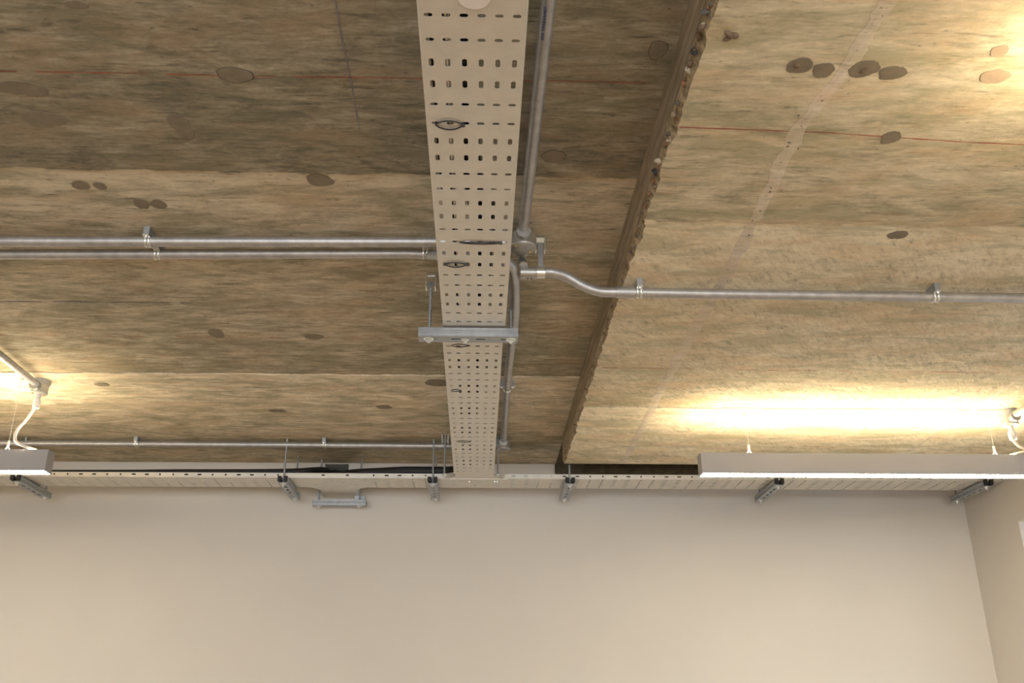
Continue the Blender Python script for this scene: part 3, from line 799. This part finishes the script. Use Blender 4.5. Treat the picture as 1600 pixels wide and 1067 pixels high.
for px, py, lab in ((231, 376, 'bright saddle on the upper of the paired left conduits'), (247, 397, 'bright saddle on the lower of the paired left conduits, beside the upper one'), (665, 397, 'bright saddle on the lower paired conduit next to the tray')):
    q = at(px, py, h=hB); line_y = (l1a.y+(l1b.y-l1a.y)*(q.x-l1a.x)/(l1b.x-l1a.x)) if py < 390 else (l2a.y+(l2b.y-l2a.y)*(q.x-l2a.x)/(l2b.x-l2a.x))
    saddle(lab, (q.x, line_y, Z(hB)), (1, 0, 0), HC)
q = at(792.5, 606, h=hB); saddle('saddle on the conduit right of the far tray', (up1.x+(b2.x-up1.x)*(q.y-up1.y)/(b2.y-up1.y), q.y, Z(hB)-.002), (0, 1, 0), HC)
bx2 = at(786, 697, h=1.05)
round_box('conduit_box', 'small far conduit box right of the tray near the junction', bx2, 1.052, .030, ((0, -1, 0), (-1, 0, 0)))
m1 = at(-40, 692, h=hB); m2 = at(700, 697, h=hB)
conduit('thin-looking far conduit crossing the left ceiling just above the wall', [Vector((XL, m1.y-.01, Z(hB))), m1, at(450, 695, h=hB), m2, Vector((bx2.x-.03, bx2.y, Z(hB)-.004))])
for px, lab in ((214, 'bright saddle on the far conduit, left one'), (507, 'bright saddle on the far conduit, right one')):
    q = at(px, 693.5 if px < 300 else 695.3, h=hB); saddle(lab, (q.x, q.y, Z(hB)), (1, 0, 0), HC)
# conduit going right: stub from the box, elbow, drop, then along the soffit
hR = HS-.027
r1 = at(968, 456.5, h=hR); r2 = at(1100, 459, h=hR); r3 = at(1640, 466.5, h=hR)
hL = 1.0
la = at(815, 426, h=hL); lb = at(862, 425.5, h=hL)
conduit('steel conduit dropping in an S bend under the downstand and running off right', smooth_path([la, at(835, 426, h=hL), lb, at(885, 432, h=.993), at(912, 447, h=.972), at(938, 455.5, h=.960), r1], 6)[:-1]+[r1, r2, r3])
sl = thing('conduit_coupler', 'steel coupler on the right-hand conduit at the edge of the downstand', 'pipe fitting', r1)
dd = (r2-r1).normalized(); bm = bmesh.new(); cyl(bm, r1-dd*.006, r1+dd*.034, RC+.0016, 20); obj('sleeve', bm, M['conduit'], sl, True)
bm = bmesh.new(); cyl(bm, r1-dd*.008, r1-dd*.005, RC+.0021, 20); obj('collar', bm, M['box'], sl, True)
# stub and inspection elbow
conduit('short conduit stub from the box to the elbow of the right-hand conduit', [Vector((bx.x+.001, bx.y+.03, Z(1.052))), Vector((bx.x+.001, bx.y+.075, Z(1.045))), Vector((la.x+.004, la.y-.006, Z(1.015)))], r=.0105)
el = thing('conduit_elbow', 'grey elbow fitting at the start of the right-hand conduit', 'pipe fitting', la)
bm = bmesh.new(); tube(bm, [la+Vector((-.003, 0, 0)), la+Vector((.034, .0, 0))], .0145, 18); obj('sleeve', bm, M['box'], el, True)
for dx in (.014, .023):
    bm = bmesh.new(); cyl(bm, la+Vector((dx, .001, -.0155)), la+Vector((dx, .001, -.013)), .0016, 8); obj('grub_screw', bm, M['dark'], el)
for px, py, lab in ((998, 457, 'bright saddle on the right-hand conduit near the downstand edge'), (1460, 464, 'bright saddle on the right-hand conduit below the far right soffit')):
    q = at(px, py, h=hR); ly = r1.y+(r3.y-r1.y)*(q.x-r1.x)/(r3.x-r1.x); saddle(lab, (q.x, ly, Z(hR)), (1, 0, 0), HS)
# long-drop clip at the S bend
q = at(845, 426, h=hL); t = thing('drop_clip', 'long steel drop clip holding the S-bend conduit below the ceiling', 'pipe clip', (q.x, q.y, Z(HC)))
bm = bmesh.new(); box(bm, q.x-.0055, q.x+.0055, q.y-.004, q.y-.001, Z(hL)+.010, Z(HC)-.012); obj('strap', bm, M['channel'], t)
bm = bmesh.new()
for s in (-1, 1): box(bm, q.x+s*.0105-.001, q.x+s*.0105+.001, q.y-.012, q.y+.012, Z(HC)-.034, Z(HC))
box(bm, q.x-.0105, q.x+.0105, q.y-.012, q.y+.012, Z(HC)-.004, Z(HC)-.001)
obj('top_shoe', bm, M['zinc'], t)
bm = bmesh.new(); prev = None
for i in range(19):
    a = 2*PI*i/18; qq = Vector((0, math.cos(a), math.sin(a)))
    ring = [bm.verts.new(q+Vector((e, 0, 0))+qq*rr) for e, rr in ((-.0095, RC+.0003), (-.0095, RC+.0018), (.0095, RC+.0018), (.0095, RC+.0003))]
    if prev:
        for k in range(3): bm.faces.new((prev[k], prev[k+1], ring[k+1], ring[k]))
    prev = ring
obj('clip_band', bm, M['zinc'], t, True)

# blue printing on the near conduit
cu = bpy.data.curves.new('conduit_printing', 'FONT'); cu.body = 'UNIVERSAL 050'; cu.size = .0088; cu.extrude = .00015; cu.space_character = 1.3
cu.materials.append(M['ink']); cu.align_x = 'RIGHT'; cu.align_y = 'CENTER'
to = bpy.data.objects.new('text_source', cu); C.objects.link(to)
bpy.context.view_layer.update()
me = bpy.data.meshes.new_from_object(to.evaluated_get(bpy.context.evaluated_depsgraph_get()))
bpy.data.objects.remove(to); to = bpy.data.objects.new('printed_text', me); C.objects.link(to)
th = math.radians(-24)
nrm = Vector((math.sin(th), 0, -math.cos(th)))
q = at(858-(858-817.5)*63/366, 63, h=hB-RC)
cpt = p0+(p1-p0)*((q.y-p0.y)/(p1.y-p0.y))
yv = nrm.cross(d).normalized()
mt = Matrix((d, yv, nrm)).transposed().to_4x4(); mt.translation = cpt+nrm*(RC+.0004)
for o in list(C.objects):
    if o.name == 'conduit': main_c = o
to.parent = main_c; to.matrix_parent_inverse = Matrix.Translation(main_c.location).inverted(); to.matrix_basis = mt
to['label'] = 'blue printed lettering'

# ================================================================== LINEAR LAMPS
def lamp(label, x0, x1, y, h0, hc, wires, group='linear pendant lamps', hh=.068, wd=.05):
    t = thing('linear_lamp', label, 'lamp', ((x0+x1)/2, y+wd/2, Z(h0)), group)
    y1 = y+wd; g = .0016
    bm = bmesh.new()
    box(bm, x0+.002, x1-.002, y, y+g, Z(h0), Z(h0)+hh); box(bm, x0+.002, x1-.002, y1-g, y1, Z(h0), Z(h0)+hh)
    box(bm, x0+.002, x1-.002, y+g, y1-g, Z(h0)+.012, Z(h0)+hh-.012)
    obj('housing', bm, M['lamp'], t)
    for x in (x0, x1-.003): obj('end_cap', bbox(x, x+.003, y-.0002, y1+.0002, Z(h0), Z(h0)+hh), M['lamp'], t)
    o = obj('diffuser', bbox(x0+.003, x1-.003, y+g, y1-g, Z(h0)+.0004, Z(h0)+.006), M['led'], t); o['label'] = 'glowing white diffuser underneath'
    o = obj('upward_diffuser', bbox(x0+.02, x1-.02, y+g+.008, y1-g-.008, Z(h0)+hh-.012, Z(h0)+hh-.006), M['led_up'], t); o['label'] = 'warm glowing strip on top'
    for x in wires:
        bm = bmesh.new(); cyl(bm, (x, y+wd/2, Z(h0)+hh+.012), (x, y+wd/2, Z(hc)), .0007, 8); obj('suspension_wire', bm, M['zinc'], t)
        bm = bmesh.new(); cyl(bm, (x, y+wd/2, Z(h0)+hh+.016), (x, y+wd/2, Z(h0)+hh+.034), .004, 12); 
        for s in (-1, 1): cyl(bm, (x, y+wd/2, Z(h0)+hh+.018), (x+s*.011, y+wd/2, Z(h0)+hh-.002), .0018, 8, .0032)
        obj('wire_grip', bm, M['zinc'], t, True)
        bm = bmesh.new(); cyl(bm, (x, y+wd/2, Z(hc)-.012), (x, y+wd/2, Z(hc)), .006, 14, .008); obj('ceiling_anchor', bm, M['zinc'], t, True)
    return t
lx0 = at(1097, 738, y=2.95).x; h_l = .7705
wr = [at(1170, 700, y=2.975).x, at(1553, 700, y=2.975).x]
lamp('long grey suspended lamp at right, its underside glowing white', lx0, wr[1]+(wr[0]-lx0), 2.95, h_l, HS, wr)
rx1 = at(70, 734, y=2.95).x
lamp('grey suspended lamp cut by the left edge of the photo', rx1-1.09, rx1, 2.95, .768, HC, (at(14, 690, y=2.975).x, rx1-.95))
lamp('nearer suspended lamp just outside the top right of the view', .87, 1.96, 1.09, .77, HS, (.99, 1.84))

# power feeds: box on the ceiling, gland, white flex to the lamp, conduit along the ceiling
def feed(label_box, label_cable, label_con, c, h, hc, cable_pts, con_y0):
    t = round_box('lamp_box', label_box, c, h, .027, ((0, -1, 0),), depth=.028)
    t['group'] = 'round lamp feed boxes'
    bm = bmesh.new(); cyl(bm, (c.x, c.y, Z(h)+.014), (c.x, c.y, Z(hc)), .031, 24); obj('mounting_plate', bm, M['channel'], t, True)
    bm = bmesh.new(); cyl(bm, (c.x-.0, c.y, Z(h)-.042), (c.x, c.y, Z(h)-.014), .0085, 14); cyl(bm, (c.x, c.y, Z(h)-.060), (c.x, c.y, Z(h)-.040), .0125, 8); cyl(bm, (c.x, c.y, Z(h)-.066), (c.x, c.y, Z(h)-.060), .011, 14, .009)
    o = obj('cable_gland', bm, M['cable_w'], t, True); o['label'] = 'white cable gland'
    cable('lamp_flex', label_cable, 'cable', [Vector((c.x, c.y, Z(h)-.058))]+cable_pts, .0048, M['cable_w'], 'white lamp flexes')
    conduit(label_con, [Vector((c.x, con_y0, Z(hc)-.026)), Vector((c.x, c.y-.035, Z(hc)-.026))], 'lamp feed conduits', .0115)
cl = at(62, 607, h=1.058)
feed('round box with hanging gland above the left lamp', 'white flex curving down to the left lamp', 'conduit running up to the box above the left lamp', cl, 1.056, HC,
     [at(42, 655, y=cl.y-.005), at(27, 672, y=cl.y-.02), at(24, 688, y=cl.y-.04), at(36, 696, y=cl.y-.06), Vector((rx1-.05, 2.975, Z(.768)+.072))], .9)
cr = at(1577, 657, h=HS-.034)
feed('round box with hanging gland above the right lamp', 'white flex curving off the right edge to the right lamp', 'short conduit running to the box above the right lamp', cr, HS-.034, HS,
     [at(1581, 684, y=cr.y-.01), at(1592, 697, y=cr.y-.03), at(1606, 702, y=cr.y-.05), at(1622, 700, y=cr.y-.07), Vector((wr[1]+.05, 2.975, Z(h_l)+.072))], 1.6)
